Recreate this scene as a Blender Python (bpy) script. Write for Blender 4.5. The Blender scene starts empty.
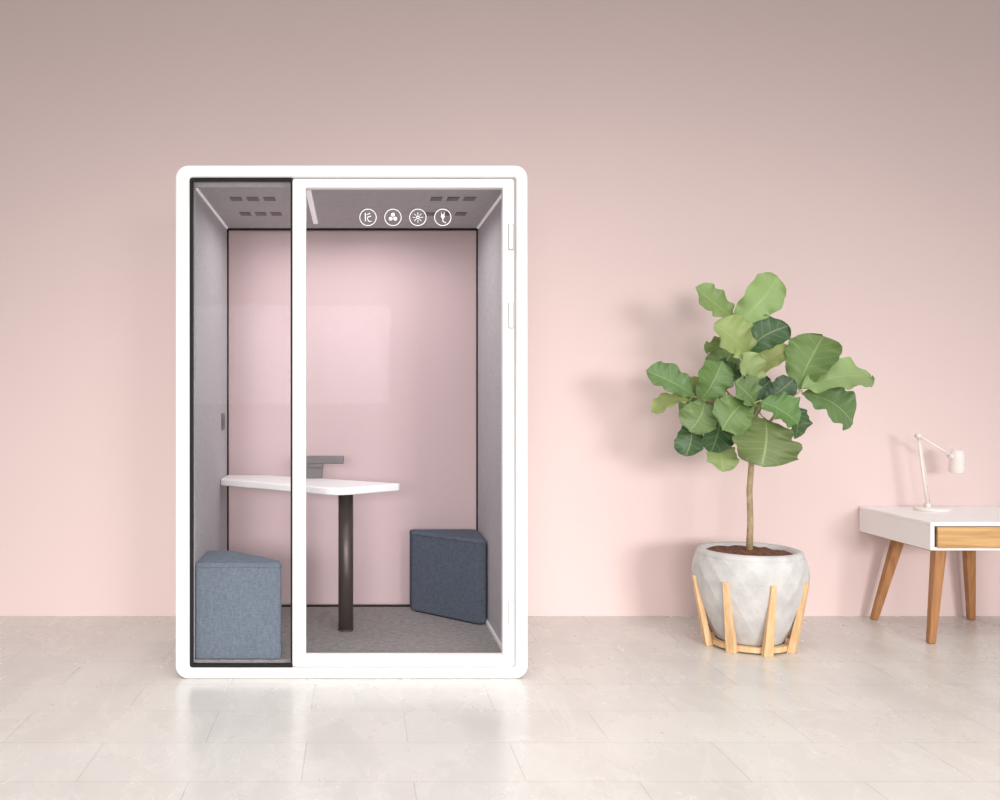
import bpy, bmesh, math, random
from mathutils import Vector, Matrix
random.seed(7)
S = bpy.context.scene
S.view_settings.view_transform = 'Standard'
S.view_settings.look = 'None'

# ------------------------------------------------------------------ materials
def new_mat(name):
    m = bpy.data.materials.new(name); m.use_nodes = True
    nt = m.node_tree; b = nt.nodes['Principled BSDF']
    return m, nt, b
def N(nt, t, **kw):
    n = nt.nodes.new(t)
    for k, v in kw.items(): setattr(n, k, v)
    return n
def plain(name, col, rough=0.5, metal=0.0, bump=0.0, bscale=200, var=0.0, vscale=5, spec=0.5, emit=0, sheen=0):
    m, nt, b = new_mat(name)
    b.inputs['Base Color'].default_value = (*col, 1)
    b.inputs['Roughness'].default_value = rough
    b.inputs['Metallic'].default_value = metal
    b.inputs['Specular IOR Level'].default_value = spec
    if sheen: b.inputs['Sheen Weight'].default_value = sheen
    if emit:
        b.inputs['Emission Color'].default_value = (1, .98, .96, 1)
        b.inputs['Emission Strength'].default_value = emit
    tc = N(nt, 'ShaderNodeTexCoord')
    nz = N(nt, 'ShaderNodeTexNoise'); nz.inputs['Scale'].default_value = vscale; nz.inputs['Detail'].default_value = 5
    nt.links.new(tc.outputs['Object'], nz.inputs['Vector'])
    cr = N(nt, 'ShaderNodeValToRGB')
    v = var if var else 0.01
    cr.color_ramp.elements[0].position = .3; cr.color_ramp.elements[1].position = .7
    cr.color_ramp.elements[0].color = (*[c*(1-v) for c in col], 1)
    cr.color_ramp.elements[1].color = (*[min(1, c*(1+v)) for c in col], 1)
    nt.links.new(nz.outputs['Fac'], cr.inputs['Fac'])
    nt.links.new(cr.outputs['Color'], b.inputs['Base Color'])
    if bump:
        n2 = N(nt, 'ShaderNodeTexNoise'); n2.inputs['Scale'].default_value = bscale
        nt.links.new(tc.outputs['Object'], n2.inputs['Vector'])
        bp = N(nt, 'ShaderNodeBump'); bp.inputs['Strength'].default_value = bump; bp.inputs['Distance'].default_value = .003
        nt.links.new(n2.outputs['Fac'], bp.inputs['Height']); nt.links.new(bp.outputs['Normal'], b.inputs['Normal'])
    return m
def fabric(name, c1, c2, scale=160, rough=.95):
    m, nt, b = new_mat(name)
    tc = N(nt, 'ShaderNodeTexCoord')
    mp = N(nt, 'ShaderNodeMapping'); mp.inputs['Scale'].default_value = (1, 1, .25)
    mp2 = N(nt, 'ShaderNodeMapping'); mp2.inputs['Scale'].default_value = (.25, .25, 1)
    n1 = N(nt, 'ShaderNodeTexNoise'); n1.inputs['Scale'].default_value = scale
    n2 = N(nt, 'ShaderNodeTexNoise'); n2.inputs['Scale'].default_value = scale
    nt.links.new(tc.outputs['Object'], mp.inputs[0]); nt.links.new(tc.outputs['Object'], mp2.inputs[0])
    nt.links.new(mp.outputs[0], n1.inputs['Vector']); nt.links.new(mp2.outputs[0], n2.inputs['Vector'])
    ad = N(nt, 'ShaderNodeMath', operation='ADD'); nt.links.new(n1.outputs['Fac'], ad.inputs[0]); nt.links.new(n2.outputs['Fac'], ad.inputs[1])
    ml = N(nt, 'ShaderNodeMath', operation='MULTIPLY'); ml.inputs[1].default_value = .5; nt.links.new(ad.outputs[0], ml.inputs[0])
    cr = N(nt, 'ShaderNodeValToRGB')
    cr.color_ramp.elements[0].position = .36; cr.color_ramp.elements[1].position = .64
    cr.color_ramp.elements[0].color = (*c1, 1); cr.color_ramp.elements[1].color = (*c2, 1)
    nt.links.new(ml.outputs[0], cr.inputs['Fac']); nt.links.new(cr.outputs['Color'], b.inputs['Base Color'])
    b.inputs['Roughness'].default_value = rough; b.inputs['Specular IOR Level'].default_value = .15
    bp = N(nt, 'ShaderNodeBump'); bp.inputs['Strength'].default_value = .25; bp.inputs['Distance'].default_value = .0015
    nt.links.new(ml.outputs[0], bp.inputs['Height']); nt.links.new(bp.outputs['Normal'], b.inputs['Normal'])
    return m
def wood(name, c1, c2, axis='X', rough=.45, sc=1.0):
    m, nt, b = new_mat(name)
    tc = N(nt, 'ShaderNodeTexCoord'); mp = N(nt, 'ShaderNodeMapping')
    s = {'X': (1.5, 22, 22), 'Z': (22, 22, 1.5)}[axis]
    mp.inputs['Scale'].default_value = [q*sc for q in s]
    nz = N(nt, 'ShaderNodeTexNoise'); nz.inputs['Scale'].default_value = 2.2; nz.inputs['Detail'].default_value = 6; nz.inputs['Distortion'].default_value = .6
    nt.links.new(tc.outputs['Object'], mp.inputs[0]); nt.links.new(mp.outputs[0], nz.inputs['Vector'])
    cr = N(nt, 'ShaderNodeValToRGB'); cr.color_ramp.elements[0].position = .35; cr.color_ramp.elements[1].position = .65
    cr.color_ramp.elements[0].color = (*c1, 1); cr.color_ramp.elements[1].color = (*c2, 1)
    nt.links.new(nz.outputs['Fac'], cr.inputs['Fac']); nt.links.new(cr.outputs['Color'], b.inputs['Base Color'])
    b.inputs['Roughness'].default_value = rough
    return m
def glass(name, tint=(1, 1, 1), refl=.05):
    m = bpy.data.materials.new(name); m.use_nodes = True; nt = m.node_tree; nt.nodes.clear()
    o = N(nt, 'ShaderNodeOutputMaterial'); mx = N(nt, 'ShaderNodeMixShader')
    t = N(nt, 'ShaderNodeBsdfTransparent'); t.inputs['Color'].default_value = (*tint, 1)
    g = N(nt, 'ShaderNodeBsdfGlossy'); g.inputs['Roughness'].default_value = .02
    lw = N(nt, 'ShaderNodeLayerWeight'); lw.inputs['Blend'].default_value = .12
    ml = N(nt, 'ShaderNodeMath', operation='MULTIPLY'); ml.inputs[1].default_value = refl*6
    nt.links.new(lw.outputs['Fresnel'], ml.inputs[0]); nt.links.new(ml.outputs[0], mx.inputs['Fac'])
    nt.links.new(t.outputs[0], mx.inputs[1]); nt.links.new(g.outputs[0], mx.inputs[2]); nt.links.new(mx.outputs[0], o.inputs['Surface'])
    return m

M = {}
M['wall'] = plain('pink_wall_paint', (.77, .612, .59), .85, bump=.05, bscale=60, var=.01, vscale=.8, spec=.2)
M['white'] = plain('white_powdercoat', (.93, .92, .915), .35)
M['black'] = plain('black_gasket', (.012, .012, .012), .6, spec=.2)
M['gap'] = plain('shadow_gap_rubber', (.45, .44, .44), .7)
M['felt'] = fabric('grey_acoustic_felt', (.43, .415, .43), (.52, .505, .525), 120)
M['feltc'] = fabric('grey_ceiling_felt', (.44, .42, .435), (.50, .48, .49), 120)
M['carpet'] = fabric('grey_carpet', (.23, .21, .205), (.34, .32, .31), 140)
M['denim'] = fabric('blue_grey_wool', (.125, .155, .188), (.18, .215, .258), 170)
M['denim2'] = fabric('navy_wool', (.08, .097, .13), (.115, .135, .172), 170)
M['led'] = plain('led_strip_diffuser', (.95, .95, .95), .4, emit=.2)
M['glass'] = glass('clear_glass', (.985, .98, .985), .04)
M['glassb'] = glass('back_glass', (.98, .972, .985), .03)
M['vent'] = plain('vent_dark_grey', (.16, .15, .16), .6)
M['socket'] = plain('socket_grey', (.17, .15, .15), .5)
M['tabletop'] = plain('white_laminate', (.90, .89, .885), .3)
M['column'] = plain('dark_bronze_metal', (.10, .078, .07), .4, metal=.5)
M['icon'] = plain('glowing_vinyl', (.95, .95, .95), .6, emit=.35)  # emission added to brighten the vinyl; the decals are no lamps
M['concrete'] = plain('pale_concrete', (.56, .545, .53), .95, bump=.7, bscale=55, var=.13, vscale=11, spec=.15)
M['soil'] = plain('reddish_soil', (.15, .06, .033), .95, bump=1, bscale=60, var=.5, vscale=40)
M['pine'] = wood('pale_pine', (.66, .41, .20), (.80, .55, .31), 'Z')
M['oak'] = wood('oak_drawer', (.46, .25, .09), (.68, .41, .17), 'X')
M['leg'] = wood('teak_leg', (.32, .135, .047), (.46, .22, .08), 'Z')
M['bark'] = plain('fig_bark', (.42, .31, .18), .85, bump=.6, bscale=60, var=.25, vscale=30)
M['petiole'] = plain('petiole_green', (.30, .36, .12), .5)
M['lampw'] = plain('lamp_white_metal', (.86, .79, .75), .4)

# floor: large format marble tile
def floor_mat():
    m, nt, b = new_mat('marble_floor_tile')
    tc = N(nt, 'ShaderNodeTexCoord')
    mp = N(nt, 'ShaderNodeMapping'); mp.inputs['Location'].default_value = (.18, .03, 0)
    nt.links.new(tc.outputs['Object'], mp.inputs[0])
    br = N(nt, 'ShaderNodeTexBrick'); br.inputs['Scale'].default_value = 1
    br.inputs['Brick Width'].default_value = .74; br.inputs['Row Height'].default_value = .35
    br.inputs['Mortar Size'].default_value = .0020; br.inputs['Mortar Smooth'].default_value = .3
    br.inputs['Color1'].default_value = (.60, .575, .54, 1); br.inputs['Color2'].default_value = (.635, .61, .575, 1)
    br.inputs['Mortar'].default_value = (.46, .435, .40, 1); br.offset = .5
    nt.links.new(mp.outputs[0], br.inputs['Vector'])
    # faint veins, stretched diagonally
    mpv = N(nt, 'ShaderNodeMapping'); mpv.inputs['Scale'].default_value = (1.2, .55, 1); mpv.inputs['Rotation'].default_value = (0, 0, .5)
    nt.links.new(tc.outputs['Object'], mpv.inputs[0])
    n1 = N(nt, 'ShaderNodeTexNoise'); n1.inputs['Scale'].default_value = 1.9; n1.inputs['Detail'].default_value = 10; n1.inputs['Roughness'].default_value = .62; n1.inputs['Distortion'].default_value = .7
    nt.links.new(mpv.outputs[0], n1.inputs['Vector'])
    sb = N(nt, 'ShaderNodeMath', operation='SUBTRACT'); sb.inputs[1].default_value = .5; nt.links.new(n1.outputs['Fac'], sb.inputs[0])
    ab = N(nt, 'ShaderNodeMath', operation='ABSOLUTE'); nt.links.new(sb.outputs[0], ab.inputs[0])
    cr = N(nt, 'ShaderNodeValToRGB'); cr.color_ramp.elements[0].position = 0; cr.color_ramp.elements[1].position = .018
    cr.color_ramp.elements[0].color = (1.0, 1.0, 1.0, 1); cr.color_ramp.elements[1].color = (.0, .0, .0, 1)
    nt.links.new(ab.outputs[0], cr.inputs['Fac'])
    n2 = N(nt, 'ShaderNodeTexNoise'); n2.inputs['Scale'].default_value = 3.5; n2.inputs['Detail'].default_value = 8
    nt.links.new(mpv.outputs[0], n2.inputs['Vector'])
    cr2 = N(nt, 'ShaderNodeValToRGB'); cr2.color_ramp.elements[0].position = .3; cr2.color_ramp.elements[1].position = .7
    cr2.color_ramp.elements[0].color = (.92, .92, .92, 1); cr2.color_ramp.elements[1].color = (1.04, 1.04, 1.04, 1)
    nt.links.new(n2.outputs['Fac'], cr2.inputs['Fac'])
    mx = N(nt, 'ShaderNodeMix', data_type='RGBA', blend_type='MULTIPLY'); mx.inputs[0].default_value = 1
    nt.links.new(br.outputs['Color'], mx.inputs[6]); nt.links.new(cr2.outputs['Color'], mx.inputs[7])
    mv = N(nt, 'ShaderNodeMath', operation='MULTIPLY'); mv.inputs[1].default_value = .22; nt.links.new(cr.outputs['Color'], mv.inputs[0])
    mx2 = N(nt, 'ShaderNodeMix', data_type='RGBA'); mx2.inputs[7].default_value = (.78, .75, .72, 1)
    nt.links.new(mv.outputs[0], mx2.inputs[0]); nt.links.new(mx.outputs[2], mx2.inputs[6])
    nt.links.new(mx2.outputs[2], b.inputs['Base Color'])
    rr = N(nt, 'ShaderNodeMapRange'); rr.inputs[3].default_value = .16; rr.inputs[4].default_value = .38
    nt.links.new(n2.outputs['Fac'], rr.inputs[0]); nt.links.new(rr.outputs[0], b.inputs['Roughness'])
    bp = N(nt, 'ShaderNodeBump'); bp.inputs['Strength'].default_value = .2; bp.inputs['Distance'].default_value = .002; bp.invert = True
    nt.links.new(br.outputs['Fac'], bp.inputs['Height']); nt.links.new(bp.outputs['Normal'], b.inputs['Normal'])
    b.inputs['Specular IOR Level'].default_value = .5
    return m
M['floor'] = floor_mat()

def leaf_mat():
    m, nt, b = new_mat('fig_leaf')
    at = N(nt, 'ShaderNodeAttribute'); at.attribute_name = 'tint'
    uv = N(nt, 'ShaderNodeUVMap'); sp = N(nt, 'ShaderNodeSeparateXYZ'); nt.links.new(uv.outputs[0], sp.inputs[0])
    def mth(op, a, bb=None):
        n = N(nt, 'ShaderNodeMath', operation=op)
        for i, x in enumerate([a, bb]):
            if x is None: continue
            if isinstance(x, (int, float)): n.inputs[i].default_value = x
            else: nt.links.new(x, n.inputs[i])
        return n.outputs[0]
    ax = mth('ABSOLUTE', mth('SUBTRACT', sp.outputs[0], .5))        # 0 midrib .. .5 edge
    mid = mth('LESS_THAN', ax, .018)
    ph = mth('FRACT', mth('SUBTRACT', mth('MULTIPLY', sp.outputs[1], 7.0), mth('MULTIPLY', ax, 2.6)))
    side = mth('LESS_THAN', mth('ABSOLUTE', mth('SUBTRACT', ph, .5)), .045)
    vein = mth('MAXIMUM', mid, mth('MULTIPLY', side, .5))
    mx = N(nt, 'ShaderNodeMix', data_type='RGBA'); mx.inputs[7].default_value = (.46, .56, .24, 1)
    nt.links.new(mth('MULTIPLY', vein, .40), mx.inputs[0]); nt.links.new(at.outputs['Color'], mx.inputs[6])
    nt.links.new(mx.outputs[2], b.inputs['Base Color']); b.inputs['Roughness'].default_value = .42
    bp = N(nt, 'ShaderNodeBump'); bp.inputs['Strength'].default_value = .4; bp.inputs['Distance'].default_value = .004; bp.invert = True
    nt.links.new(vein, bp.inputs['Height']); nt.links.new(bp.outputs['Normal'], b.inputs['Normal'])
    tr = N(nt, 'ShaderNodeBsdfTranslucent'); nt.links.new(mx.outputs[2], tr.inputs['Color'])
    ms = N(nt, 'ShaderNodeMixShader'); ms.inputs[0].default_value = .22
    out = nt.nodes['Material Output']
    nt.links.new(b.outputs[0], ms.inputs[1]); nt.links.new(tr.outputs[0], ms.inputs[2]); nt.links.new(ms.outputs[0], out.inputs['Surface'])
    return m
M['leaf'] = leaf_mat()

# ------------------------------------------------------------------ mesh helpers
def empty(name, loc):
    e = bpy.data.objects.new(name, None); S.collection.objects.link(e); e.location = loc
    e.empty_display_size = .1
    bpy.context.view_layer.update()
    return e
def finish(name, me, mat, parent=None, smooth=False, bevel=0, seg=3):
    o = bpy.data.objects.new(name, me); S.collection.objects.link(o)
    if mat: me.materials.append(mat)
    if smooth:
        for p in me.polygons: p.use_smooth = True
    if bevel:
        bm = o.modifiers.new('bevel', 'BEVEL'); bm.width = bevel; bm.segments = seg; bm.limit_method = 'ANGLE'; bm.angle_limit = math.radians(50)
        for p in me.polygons: p.use_smooth = True
        bm.harden_normals = True
    if parent:
        o.parent = parent; o.matrix_parent_inverse = parent.matrix_world.inverted()
    return o
def mesh_from(name, vs, fs):
    me = bpy.data.meshes.new(name); me.from_pydata([tuple(v) for v in vs], [], fs)
    bm = bmesh.new(); bm.from_mesh(me); bmesh.ops.recalc_face_normals(bm, faces=bm.faces); bm.to_mesh(me); bm.free()
    return me
def box(name, x0, x1, y0, y1, z0, z1, mat, parent=None, bevel=0):
    vs = [(x, y, z) for x in (x0, x1) for y in (y0, y1) for z in (z0, z1)]
    fs = [(0, 1, 3, 2), (4, 6, 7, 5), (0, 4, 5, 1), (2, 3, 7, 6), (0, 2, 6, 4), (1, 5, 7, 3)]
    return finish(name, mesh_from(name, vs, fs), mat, parent, bevel=bevel)
def rrect(x0, x1, z0, z1, r, n=8):
    pts = []
    for cx, cz, a0 in ((x1-r, z1-r, 0), (x0+r, z1-r, 90), (x0+r, z0+r, 180), (x1-r, z0+r, 270)):
        for i in range(n+1):
            a = math.radians(a0 + 90*i/n); pts.append((cx+r*math.cos(a), cz+r*math.sin(a)))
    return pts
def ring(name, o4, i4, ro, ri, y0, y1, mat, parent=None, bevel=0):
    A = rrect(*o4, ro); B = rrect(*i4, ri); n = len(A)
    vs = [(x, y0, z) for x, z in A]+[(x, y0, z) for x, z in B]+[(x, y1, z) for x, z in A]+[(x, y1, z) for x, z in B]
    fs = []
    for i in range(n):
        j = (i+1) % n
        fs += [(i, j, n+j, n+i), (2*n+i, 3*n+i, 3*n+j, 2*n+j), (i, 2*n+i, 2*n+j, j), (n+i, n+j, 3*n+j, 3*n+i)]
    return finish(name, mesh_from(name, vs, fs), mat, parent, bevel=bevel, seg=3)
def round_poly(pts, radii, n=7):
    out = []; k = len(pts)
    for i in range(k):
        p = Vector(pts[i]); a = Vector(pts[i-1]); b = Vector(pts[(i+1) % k]); r = radii[i]
        da = (a-p).normalized(); db = (b-p).normalized(); ang = da.angle(db)
        d = r/math.tan(ang/2); t1 = p+da*d; t2 = p+db*d
        for j in range(n+1):
            t = j/n; out.append((t1*(1-t)**2 + p*2*t*(1-t) + t2*t*t))
    return out
def prism(name, outline, z0, z1, mat, parent=None, bevel=0, seg=3):
    n = len(outline)
    vs = [(p[0], p[1], z0) for p in outline]+[(p[0], p[1], z1) for p in outline]
    fs = [tuple(range(n))[::-1], tuple(range(n, 2*n))] + [(i, (i+1) % n, n+(i+1) % n, n+i) for i in range(n)]
    return finish(name, mesh_from(name, vs, fs), mat, parent, bevel=bevel, seg=seg)
def lathe(name, prof, cx, cy, n, mat, parent=None, smooth=True, twist=False, caps=True):
    vs = []; fs = []
    for k, (r, z) in enumerate(prof):
        off = .5*(k % 2) if twist else 0
        for i in range(n):
            a = 2*math.pi*(i+off)/n; vs.append((cx+r*math.cos(a), cy+r*math.sin(a), z))
    for k in range(len(prof)-1):
        for i in range(n):
            j = (i+1) % n; a, b, c, d = k*n+i, k*n+j, (k+1)*n+j, (k+1)*n+i
            if twist:
                if k % 2 == 0: fs += [(a, b, d), (b, c, d)]
                else: fs += [(a, b, c), (a, c, d)]
            else: fs.append((a, b, c, d))
    if caps:
        fs.append(tuple(range(n))[::-1]); m = (len(prof)-1)*n; fs.append(tuple(range(m, m+n)))
    return finish(name, mesh_from(name, vs, fs), mat, parent, smooth=smooth)
def tube_data(path, radii, n=10):
    vs = []; fs = []; path = [Vector(p) for p in path]
    for k, p in enumerate(path):
        d = (path[min(k+1, len(path)-1)]-path[max(k-1, 0)]).normalized()
        up = Vector((0, 1, 0)) if abs(d.y) < .9 else Vector((1, 0, 0))
        u = d.cross(up).normalized(); v = d.cross(u)
        for i in range(n):
            a = 2*math.pi*i/n; vs.append(p+(u*math.cos(a)+v*math.sin(a))*radii[k])
    for k in range(len(path)-1):
        for i in range(n):
            j = (i+1) % n; fs.append((k*n+i, k*n+j, (k+1)*n+j, (k+1)*n+i))
    fs.append(tuple(range(n))[::-1]); m = (len(path)-1)*n; fs.append(tuple(range(m, m+n)))
    return vs, fs
def tube(name, path, radii, mat, parent=None, n=12, smooth=True):
    if not isinstance(radii, (list, tuple)): radii = [radii]*len(path)
    vs, fs = tube_data(path, radii, n)
    return finish(name, mesh_from(name, vs, fs), mat, parent, smooth=smooth)
def tubes(name, lst, mat, parent=None, n=8):
    V = []; F = []
    for path, r in lst:
        if not isinstance(r, (list, tuple)): r = [r]*len(path)
        vs, fs = tube_data(path, r, n); o = len(V); V += vs; F += [tuple(i+o for i in f) for f in fs]
    return finish(name, mesh_from(name, V, F), mat, parent, smooth=True)

# ------------------------------------------------------------------ room
WY = 5.46
box('wall_back', -7, 8, WY, WY+.15, 0, 4.6, M['wall'])
box('floor', -7, 8, -8, WY+.15, -.1, 0, M['floor'])

# ------------------------------------------------------------------ meeting booth
YF, YB = 4.26, 5.40
X0, X1, Z1 = -.808, .769, 2.298
B = empty('meeting_booth', (0, 4.83, 0))
ring('shell', (X0, X1, 0.0, Z1), (-.744, .717, .05, 2.243), .058, .012, YF-.012, YB, M['white'], B, bevel=.010)
FZ = .072
IX0, IX1, IZ1 = -.729, .689, 2.213
YG = 4.30      # inner side of door
YI = 5.375
box('felt_panel_left', -.746, IX0, YG, YI, .05, 2.245, M['felt'], B)
box('felt_panel_right', IX1, .719, YG+.01, YI, .05, 2.245, M['felt'], B)
box('felt_ceiling', IX0, IX1, YG+.01, YI, IZ1, 2.245, M['feltc'], B)
box('carpet_floor', IX0, IX1, YG, YI, .045, FZ, M['carpet'], B)
# back glass and gasket
ring('back_gasket', (-.744, .717, .05, 2.243), (IX0+.007, IX1-.007, FZ+.008, IZ1-.010), .01, .004, 5.372, 5.392, M['black'], B)
box('back_glass', IX0, IX1, 5.380, 5.386, FZ, IZ1, M['glassb'], B)
# fixed side-light panel with black border
ring('sidelight_gasket', (-.748, -.284, .046, 2.247), (-.731, -.293, .063, 2.230), .012, .006, YF-.006, YF+.018, M['black'], B)
box('sidelight_glass', -.740, -.288, YF+.002, YF+.008, .056, 2.237, M['glass'], B)
# door leaf
ring('door_frame', (-.284, .706, .056, 2.236), (-.228, .660, .103, 2.200), .012, .006, YF-.014, YF+.035, M['white'], B, bevel=.004)
ring('door_inner_bead', (-.262, .690, .075, 2.218), (-.224, .656, .107, 2.196), .008, .004, YF-.018, YF+.028, M['white'], B, bevel=.003)
ring('door_gap_seal', (-.29, .718, .05, 2.244), (-.27, .700, .07, 2.225), .012, .006, YF+.002, YF+.034, M['gap'], B)
box('door_glass', -.230, .662, YF+.010, YF+.018, .10, 2.203, M['glass'], B)
for i, (za, zb) in enumerate(((1.92, 2.03), (1.57, 1.68), (.25, .35))):
    box('hinge_%d' % (i+1), .682, .700, YF-.030, YF-.012, za, zb, M['white'], B, bevel=.004)
    box('hinge_leaf_%d' % (i+1), .679, .703, YF-.0205, YF-.012, za-.003, zb+.003, M['gap'], B)
# led strips on ceiling edges
def strip(name, xa, xb, ya, yb, za, zb): box(name, xa, xb, ya, yb, za, zb, M['led'], B, bevel=.002)
strip('led_strip_left', IX0, IX0+.010, YG+.03, YI-.04, IZ1-.010, IZ1)
strip('led_strip_right', IX1-.010, IX1, YG+.03, YI-.04, IZ1-.010, IZ1)
strip('led_strip_centre', -.232, -.206, YG+.04, YI-.20, IZ1-.012, IZ1)
box('skirting_right', IX1-.010, IX1, YG+.02, YI-.35, FZ, FZ+.022, M['white'], B, bevel=.002)
# ceiling vents
for gi, xs in enumerate(((-.575, -.495, -.415), (.385, .465, .545))):
    k = 0
    for yy in (4.52, 4.90):
        for xx in xs:
            k += 1
            box('ceiling_vent_%d_%d' % (gi+1, k), xx-.027, xx+.027, yy, yy+.08, IZ1-.004, IZ1+.001, M['vent'], B)
# wall socket plate
box('socket_plate', IX0, IX0+.006, 5.14, 5.24, 1.08, 1.17, M['socket'], B, bevel=.002)
box('socket_plate_insert', IX0+.006, IX0+.009, 5.155, 5.225, 1.10, 1.15, M['vent'], B)

# icons (vinyl decals with an added glow, on door glass, real size rings + glyphs)
yi = YF+.0085
def circ(cx, cz, r, n=28, a0=0, a1=360): return [(cx+r*math.cos(math.radians(a0+(a1-a0)*i/n)), yi, cz+r*math.sin(math.radians(a0+(a1-a0)*i/n))) for i in range(n+1)]
w = .0017; L = []
IC = [.054, .166, .278, .390]; IZ = 2.068
for c in IC: L.append((circ(c, IZ, .037), w))
c = IC[0]   # seat / ventilation glyph
L += [([(c-.012, yi, IZ+.02), (c-.012, yi, IZ-.018)], .0022), ([(c-.006, yi, IZ+.012), (c+.010, yi, IZ+.018)], .0018), ([(c-.004, yi, IZ), (c+.014, yi, IZ+.006)], .0018), ([(c-.004, yi, IZ-.004), (c+.004, yi, IZ-.018), (c+.016, yi, IZ-.018)], .002)]
c = IC[1]   # fan
for a in (90, 210, 330):
    cx = c+.012*math.cos(math.radians(a)); cz = IZ+.012*math.sin(math.radians(a))
    L.append((circ(cx, cz, .0052, 12), .0036))
c = IC[2]   # sun / light
L.append((circ(c, IZ, .006, 14), .002))
for k in range(8):
    a = math.radians(45*k); L.append(([(c+.011*math.cos(a), yi, IZ+.011*math.sin(a)), (c+.023*math.cos(a), yi, IZ+.023*math.sin(a))], .0014))
c = IC[3]   # plug
L += [(circ(c, IZ+.004, .004, 12), .005), ([(c-.006, yi, IZ+.012), (c-.006, yi, IZ+.022)], .0018), ([(c+.006, yi, IZ+.012), (c+.006, yi, IZ+.022)], .0018), ([(c, yi, IZ-.004), (c, yi, IZ-.018), (c+.014, yi, IZ-.024)], .002)]
tubes('glass_icons', L, M['icon'], B, 6)

# ------------------------------------------------------------------ table
T = empty('pedestal_table', (-.05, 4.87, FZ))
TZ = .82
top = round_poly([(-.727, 5.345), (-.727, 5.10), (-.085, 4.57), (.245, 4.83), (-.50, 5.345)], [.01, .02, .11, .04, .03])
prism('table_top', top, TZ-.036, TZ, M['tabletop'], T, bevel=.009)
lathe('column', [(.038, FZ+.008), (.038, TZ-.05)], -.052, 4.84, 32, M['column'], T)
lathe('column_base_ring', [(.041, FZ), (.041, FZ+.006), (.039, FZ+.008)], -.052, 4.84, 32, M['column'], T)
lathe('top_mounting_plate', [(.09, TZ-.044), (.09, TZ-.036)], -.052, 4.84, 32, M['column'], T)
# power outlet module standing on the table
Pm = empty('power_socket_module', (-.2, 5.12, TZ))
box('module_stem', -.268, -.180, 5.125, 5.155, TZ, TZ+.066, M['socket'], Pm, bevel=.003)
box('module_body', -.275, -.065, 5.10, 5.17, TZ+.080, TZ+.120, M['socket'], Pm, bevel=.006)
box('module_foot', -.275, -.175, 5.11, 5.165, TZ+.060, TZ+.082, M['socket'], Pm, bevel=.004)
for k in range(3):
    box('module_outlet_%d' % (k+1), -.25+k*.06, -.21+k*.06, 5.096, 5.101, TZ+.088, TZ+.112, M['vent'], Pm)

# ------------------------------------------------------------------ stools
def stool(pts, radii, z1, mat, center):
    e = empty('corner_pouf_stool', center)
    o = round_poly(pts, radii)
    prism('upholstered_body', o, FZ+.002, z1, mat, e, bevel=.014, seg=4)
    cx = sum(p[0] for p in o)/len(o); cy = sum(p[1] for p in o)/len(o)
    loop = [(p[0], p[1], z1-.016) for p in o]; loop.append(loop[0])
    tube('seam_piping', loop, .003, mat, e, n=6)
    ins = [(cx+(p[0]-cx)*.93, cy+(p[1]-cy)*.93) for p in o]
    prism('base_plinth', ins, FZ, FZ+.006, M['black'], e)
stool([(-.726, 4.303), (-.335, 4.303), (-.355, 4.38), (-.60, 4.655), (-.726, 4.655)], [.006, .015, .03, .04, .02], .508, M['denim'], (-.55, 4.48, FZ))
stool([(.298, 5.35), (.682, 5.35), (.682, 4.955), (.635, 4.945), (.31, 5.27)], [.02, .03, .02, .02, .03], .515, M['denim2'], (.5, 5.15, FZ))

# ------------------------------------------------------------------ potted plant
PX, PY = 2.0, 4.83
PL = empty('potted_fiddle_leaf_fig', (PX, PY, 0))
prof = [(.160, .035), (.205, .115), (.240, .20), (.266, .285), (.280, .36), (.274, .42), (.257, .462)]
# softly faceted concrete body
lathe('pot_body', prof, PX, PY, 18, M['concrete'], PL, smooth=False, twist=True, caps=False)
lathe('pot_underside', [(.02, .034), (.160, .036)], PX, PY, 28, M['concrete'], PL, caps=True)
lathe('pot_rim', [(.250, .445), (.256, .458), (.255, .472), (.247, .485), (.230, .490), (.214, .484), (.206, .470), (.20, .44)], PX, PY, 56, M['concrete'], PL, caps=False)
# soil with relief
bm = bmesh.new()
nr, na = 14, 40; rows = []
for i in range(nr+1):
    r = .206*i/nr; row = []
    for j in range(na):
        a = 2*math.pi*j/na
        row.append(bm.verts.new((PX+r*math.cos(a), PY+r*math.sin(a), .468+random.uniform(-.004, .008)+.012*(1-i/nr))))
    rows.append(row)
for i in range(nr):
    for j in range(na):
        k = (j+1) % na; bm.faces.new((rows[i][j], rows[i+1][j], rows[i+1][k], rows[i][k]))
bmesh.ops.remove_doubles(bm, verts=bm.verts, dist=.0005)
me = bpy.data.meshes.new('soil'); bm.to_mesh(me); bm.free(); finish('soil', me, M['soil'], PL, smooth=True)
# slatted stand
for k in range(8):
    a = math.radians(45*k); c, s = math.cos(a), math.sin(a)
    def pt(r, t, z): return (PX+r*c-t*s, PY+r*s+t*c, z)
    zt = .355
    vs = [pt(.192, -.024, 0), pt(.192, .024, 0), pt(.226, .024, 0), pt(.226, -.024, 0),
          pt(.270, -.013, zt), pt(.270, .013, zt), pt(.291, .013, zt), pt(.291, -.013, zt)]
    fs = [(0, 3, 2, 1), (4, 5, 6, 7), (0, 1, 5, 4), (1, 2, 6, 5), (2, 3, 7, 6), (3, 0, 4, 7)]
    finish('stand_slat_%d' % (k+1), mesh_from('slat', vs, fs), M['pine'], PL, bevel=.003)
lathe('stand_ring', [(.165, .008), (.195, .008), (.197, .034), (.165, .034), (.165, .008)], PX, PY, 48, M['pine'], PL, smooth=False, caps=False)

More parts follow.
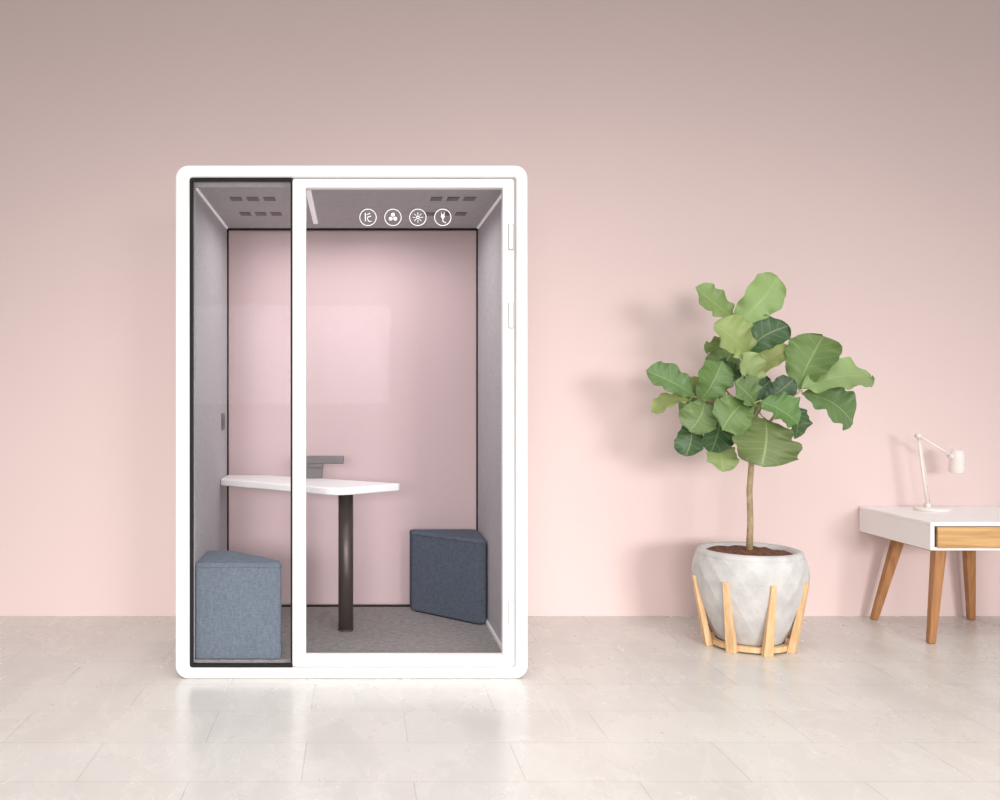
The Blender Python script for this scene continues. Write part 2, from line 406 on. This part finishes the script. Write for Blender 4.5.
SC = 950/PY   # pixels per metre quoted in my survey of the plant at its own distance
def F(a, b, dy=0.0): return Vector((PX+(a-750)/SC, PY+dy, 1.27-(b-395)/SC))
trunk = [F(750, 553), F(751, 520), F(750, 490), F(752, 465), F(750, 440), F(747, 415), F(746, 390), F(745, 360), F(740, 335), F(736, 318)]
tube('trunk', trunk, [.017, .015, .0145, .014, .013, .012, .011, .009, .007, .005], M['bark'], PL)
br = [([F(751, 450), F(765, 425, -.03), F(782, 402, -.05), F(797, 390, -.06)], [.009, .008, .006, .004]),
      ([F(748, 430), F(730, 412, -.02), F(706, 400, -.05), F(688, 396, -.06)], [.009, .007, .005, .004]),
      ([F(746, 400), F(757, 385, .04), F(768, 372, .08)], [.007, .005, .004]),
      ([F(748, 425), F(752, 410, -.08), F(752, 400, -.12)], [.007, .005, .004]),
      ([F(748, 420), F(742, 400, .1), F(735, 385, .16)], [.007, .005, .004])]
tubes('branches', br, M['bark'], PL)

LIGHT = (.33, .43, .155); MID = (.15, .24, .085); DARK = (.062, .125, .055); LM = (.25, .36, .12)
# base, tip, width(px), colour, base depth, tip depth, facing (x,y,z)
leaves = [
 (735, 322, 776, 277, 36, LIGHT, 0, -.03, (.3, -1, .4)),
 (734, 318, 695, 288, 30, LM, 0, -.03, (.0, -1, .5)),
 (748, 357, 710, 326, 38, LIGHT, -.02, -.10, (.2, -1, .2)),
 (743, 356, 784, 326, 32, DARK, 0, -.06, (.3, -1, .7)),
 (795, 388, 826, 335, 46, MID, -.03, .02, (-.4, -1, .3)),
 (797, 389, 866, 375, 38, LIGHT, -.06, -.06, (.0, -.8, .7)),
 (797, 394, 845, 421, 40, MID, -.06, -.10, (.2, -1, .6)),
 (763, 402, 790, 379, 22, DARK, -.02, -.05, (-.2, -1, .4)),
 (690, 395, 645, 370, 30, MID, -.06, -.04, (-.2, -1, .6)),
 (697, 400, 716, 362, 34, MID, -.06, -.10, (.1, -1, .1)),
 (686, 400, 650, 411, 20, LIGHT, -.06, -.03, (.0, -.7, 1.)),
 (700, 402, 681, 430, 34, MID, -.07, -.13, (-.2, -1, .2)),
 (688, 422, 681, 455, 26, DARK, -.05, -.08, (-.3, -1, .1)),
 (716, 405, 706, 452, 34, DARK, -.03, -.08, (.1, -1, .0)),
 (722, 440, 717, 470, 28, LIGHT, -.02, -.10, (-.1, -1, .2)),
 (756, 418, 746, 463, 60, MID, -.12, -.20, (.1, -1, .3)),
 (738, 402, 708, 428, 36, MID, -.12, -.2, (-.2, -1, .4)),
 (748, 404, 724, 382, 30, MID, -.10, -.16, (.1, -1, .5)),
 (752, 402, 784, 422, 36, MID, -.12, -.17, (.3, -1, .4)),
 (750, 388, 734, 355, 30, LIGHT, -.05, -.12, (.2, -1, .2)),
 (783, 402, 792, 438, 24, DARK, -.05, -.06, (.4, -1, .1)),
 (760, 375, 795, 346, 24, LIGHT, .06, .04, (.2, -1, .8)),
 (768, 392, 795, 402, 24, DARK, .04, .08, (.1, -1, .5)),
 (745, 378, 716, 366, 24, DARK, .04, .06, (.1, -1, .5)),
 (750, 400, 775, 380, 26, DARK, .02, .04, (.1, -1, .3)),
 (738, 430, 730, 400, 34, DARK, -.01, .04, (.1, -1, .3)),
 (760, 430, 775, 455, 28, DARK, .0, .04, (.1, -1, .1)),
 # leaves on the far side of the crown
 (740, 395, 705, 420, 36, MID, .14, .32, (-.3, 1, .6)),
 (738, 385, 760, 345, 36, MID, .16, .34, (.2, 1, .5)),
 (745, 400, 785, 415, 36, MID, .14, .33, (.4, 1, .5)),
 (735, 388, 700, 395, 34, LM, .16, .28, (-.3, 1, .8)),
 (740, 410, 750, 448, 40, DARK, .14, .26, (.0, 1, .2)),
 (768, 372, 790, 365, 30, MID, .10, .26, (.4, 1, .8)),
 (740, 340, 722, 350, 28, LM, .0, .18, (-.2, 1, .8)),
]
prof_t = [(0, .10), (.06, .36), (.16, .58), (.3, .76), (.45, .90), (.6, .99), (.72, 1.0), (.83, .88), (.92, .62), (.97, .36), (1, .04)]
def wprof(t):
    for (a, wa), (b, wb) in zip(prof_t, prof_t[1:]):
        if t <= b:
            q = (t-a)/(b-a); return wa+(wb-wa)*q
    return .04
bm = bmesh.new(); uvl = bm.loops.layers.uv.new('UVMap'); cl = bm.verts.layers.float_color.new('tint')
pet = []
NU, NV = 30, 12
for li, (bx, by, tx, ty, wd, col, d0, d1, face) in enumerate(leaves):
    b0 = F(bx, by, d0); t0 = F(tx, ty, d1); d = t0-b0; Ln = d.length; d.normalize()
    nrm = Vector(face); nrm = (nrm-d*nrm.dot(d)).normalized(); lat = d.cross(nrm).normalized()
    W = wd/SC*.5*1.08; ph = random.uniform(0, 6); asym = random.uniform(-.09, .09); arch = random.uniform(.07, .17)
    bend = random.uniform(-.08, .08); twist = random.uniform(-.25, .25)
    cc = [c*random.uniform(.9, 1.1) for c in col]
    g = []
    for i in range(NU+1):
        t = i/NU; row = []
        for j in range(NV+1):
            v = -1+2*j/NV
            ww = W*wprof(t)*(1+asym*v)
            rip = .07*W*(math.sin(t*19+ph+(1.6 if v > 0 else 0))+.5*math.sin(t*33+ph*3))*abs(v)**2.2
            ww *= 1+.035*math.sin(t*27+ph*2+v*2)
            cup = .28*ww*abs(v)**1.4
            h = arch*Ln*math.sin(math.pi*min(t*.9+.1, 1)) - arch*Ln*.3
            p = b0+d*(t*Ln)+lat*(v*ww+bend*Ln*math.sin(math.pi*t))+nrm*(h+cup+rip*2.0+twist*v*ww*t)
            vv = bm.verts.new(p)
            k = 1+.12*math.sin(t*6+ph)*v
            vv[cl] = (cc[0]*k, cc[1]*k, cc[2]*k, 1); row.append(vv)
        g.append(row)
    for i in range(NU):
        for j in range(NV):
            f = bm.faces.new((g[i][j], g[i+1][j], g[i+1][j+1], g[i][j+1])); f.smooth = True
            for lp, (ii, jj) in zip(f.loops, ((i, j), (i+1, j), (i+1, j+1), (i, j+1))): lp[uvl].uv = (jj/NV, ii/NU)
    # petiole to nearest point of trunk/branches
    bb = g[0][NV//2].co.copy(); best = None
    cands = trunk[3:]+[q for path, _ in br for q in path]
    for (pa, pb) in zip(cands, cands[1:]):
        if (pa-pb).length > .25: continue
        for s in (0, .5, 1):
            q = pa.lerp(pb, s)
            if best is None or (q-bb).length < (best-bb).length: best = q
    mid = (bb+best)/2+Vector((0, 0, -.008))
    pet.append(([best, mid, bb, bb+d*.03*1.0], [.0035, .003, .0028, .0015]))
me = bpy.data.meshes.new('leaves'); bm.to_mesh(me); bm.free()
finish('leaves', me, M['leaf'], PL)
tubes('petioles', pet, M['petiole'], PL)

# ------------------------------------------------------------------ desk
D = empty('writing_desk', (3.25, 5.1, 0))
dx0, dx1, dy0, dy1, dz0, dz1 = 2.888, 3.66, 4.775, 5.455, .488, .631
box('desk_top', dx0, dx1, dy0, dy1, dz1-.022, dz1, M['tabletop'], D, bevel=.006)
box('side_panel_1', dx0, dx0+.022, dy0, dy1, dz0, dz1-.020, M['tabletop'], D, bevel=.005)
box('side_panel_2', dx1-.022, dx1, dy0, dy1, dz0, dz1-.020, M['tabletop'], D, bevel=.005)
box('bottom_panel', dx0+.02, dx1-.02, dy0+.002, dy1, dz0, dz0+.016, M['tabletop'], D, bevel=.002)
box('back_panel', dx0+.02, dx1-.02, dy1-.02, dy1, dz0+.01, dz1-.02, M['tabletop'], D)
box('drawer_front', dx0+.034, dx1-.034, dy0-.004, dy0+.018, dz0+.012, dz1-.024, M['oak'], D, bevel=.003)
box('drawer_groove', dx0+.022, dx1-.022, dy0+.016, dy0+.03, dz0+.012, dz1-.022, M['black'], D)
def leg(name, xt, yt, xb, yb):
    a, b_ = .025, .018
    vs = [(xb-b_, yb-b_, 0), (xb+b_, yb-b_, 0), (xb+b_, yb+b_, 0), (xb-b_, yb+b_, 0), (xt-a*1.2, yt-a, dz0), (xt+a*1.2, yt-a, dz0), (xt+a*1.2, yt+a, dz0), (xt-a*1.2, yt+a, dz0)]
    fs = [(0, 3, 2, 1), (4, 5, 6, 7), (0, 1, 5, 4), (1, 2, 6, 5), (2, 3, 7, 6), (3, 0, 4, 7)]
    finish(name, mesh_from(name, vs, fs), M['leg'], D, bevel=.007)
leg('leg_1', 2.975, 4.85, 2.940, 4.86)
leg('leg_2', 3.05, 5.33, 2.930, 5.375)
leg('leg_3', 3.435, 5.33, 3.480, 5.375)
leg('leg_4', 3.57, 4.86, 3.605, 4.87)
box('leg_rail_1', 2.99, 3.03, 4.87, 5.33, dz0-.03, dz0+.002, M['leg'], D, bevel=.004)
box('leg_rail_2', 3.46, 3.50, 4.87, 5.33, dz0-.03, dz0+.002, M['leg'], D, bevel=.004)

# ------------------------------------------------------------------ desk lamp
LP = empty('desk_lamp', (3.2, 5.26, dz1))
LY = 5.26; LS = 950/LY
def G(a, b, dy=0): return Vector(((a-356)/LS, LY+dy, 1.27-(b-395)/LS))
lathe('base', [(.09, dz1), (.092, dz1+.006), (.092, dz1+.012), (.086, dz1+.017), (.02, dz1+.019)], 3.19, LY, 40, M['lampw'], LP)
bs = Vector((3.165, LY, dz1+.018)); el = G(918, 436); hd = G(951, 456)
tube('lower_arm', [bs, el], .0075, M['lampw'], LP)
tube('upper_arm', [el+Vector((0, -.012, 0)), hd+Vector((0, -.012, 0))], .006, M['lampw'], LP)
tube('tension_rod', [bs+Vector((.016, .0, .02)), el+Vector((.012, 0, -.02))], .0025, M['lampw'], LP)
tube('elbow_joint', [el+Vector((0, -.022, 0)), el+Vector((0, .014, 0))], .013, M['lampw'], LP, n=20)
tube('base_joint', [bs+Vector((0, -.014, .008)), bs+Vector((0, .014, .008))], .014, M['lampw'], LP, n=20)
hc = G(957, 461)
ax = Vector((-.12, -.25, 1)).normalized()
tube('lamp_head', [hc+ax*.066, hc+ax*.062, hc+ax*.03, hc-ax*.055, hc-ax*.060], [.020, .030, .036, .041, .040], M['lampw'], LP, n=32)
tube('head_joint', [hd+Vector((-.004, -.022, 0)), hd+Vector((-.004, .010, 0))], .012, M['lampw'], LP, n=20)

# ------------------------------------------------------------------ light
w = bpy.data.worlds.new('studio_world'); S.world = w; w.use_nodes = True
w.node_tree.nodes['Background'].inputs[0].default_value = (1, .98, .97, 1)
w.node_tree.nodes['Background'].inputs[1].default_value = .49
def area(name, loc, target, sx, sy, power, col=(1, 1, 1), spread=180):
    l = bpy.data.lights.new(name, 'AREA'); l.shape = 'RECTANGLE'; l.size = sx; l.size_y = sy; l.energy = power; l.color = col
    l.spread = math.radians(spread)
    o = bpy.data.objects.new(name, l); S.collection.objects.link(o); o.location = loc
    o.rotation_euler = (Vector(target)-Vector(loc)).to_track_quat('-Z', 'Y').to_euler(); return o
area('studio_softbox', (4.6, -6, 2.0), (2.0, 5.46, -1.0), 3.2, 1.6, 50, (1, .975, .965), 46)
area('studio_softbox', (-1.2, -6.5, 1.9), (-.6, 5.46, -1.0), 3.5, 1.6, 52, (1, .975, .965), 46)  # added frontal fill for the booth interior
area('overhead_fill', (1.0, 1.6, 4.6), (1.0, 2.6, 0), 7, 3, 100, (1, .985, .975), 105)  # added fill: brightens floor and lower wall, leaves the upper wall darker
area('booth_fill_light', (-.02, 4.83, IZ1-.02), (-.02, 4.83, 0), 1.0, .7, 8.5, (1, .98, .975), 170)  # unseen fill added to brighten the booth interior, no modelled fixture

# ------------------------------------------------------------------ camera
cd = bpy.data.cameras.new('camera'); co = bpy.data.objects.new('camera', cd); S.collection.objects.link(co)
co.location = (0, 0, 1.27); co.rotation_euler = (math.pi/2, 0, 0)
cd.sensor_width = 36; cd.lens = 34.2; cd.shift_x = .144; cd.shift_y = -.005
S.camera = co
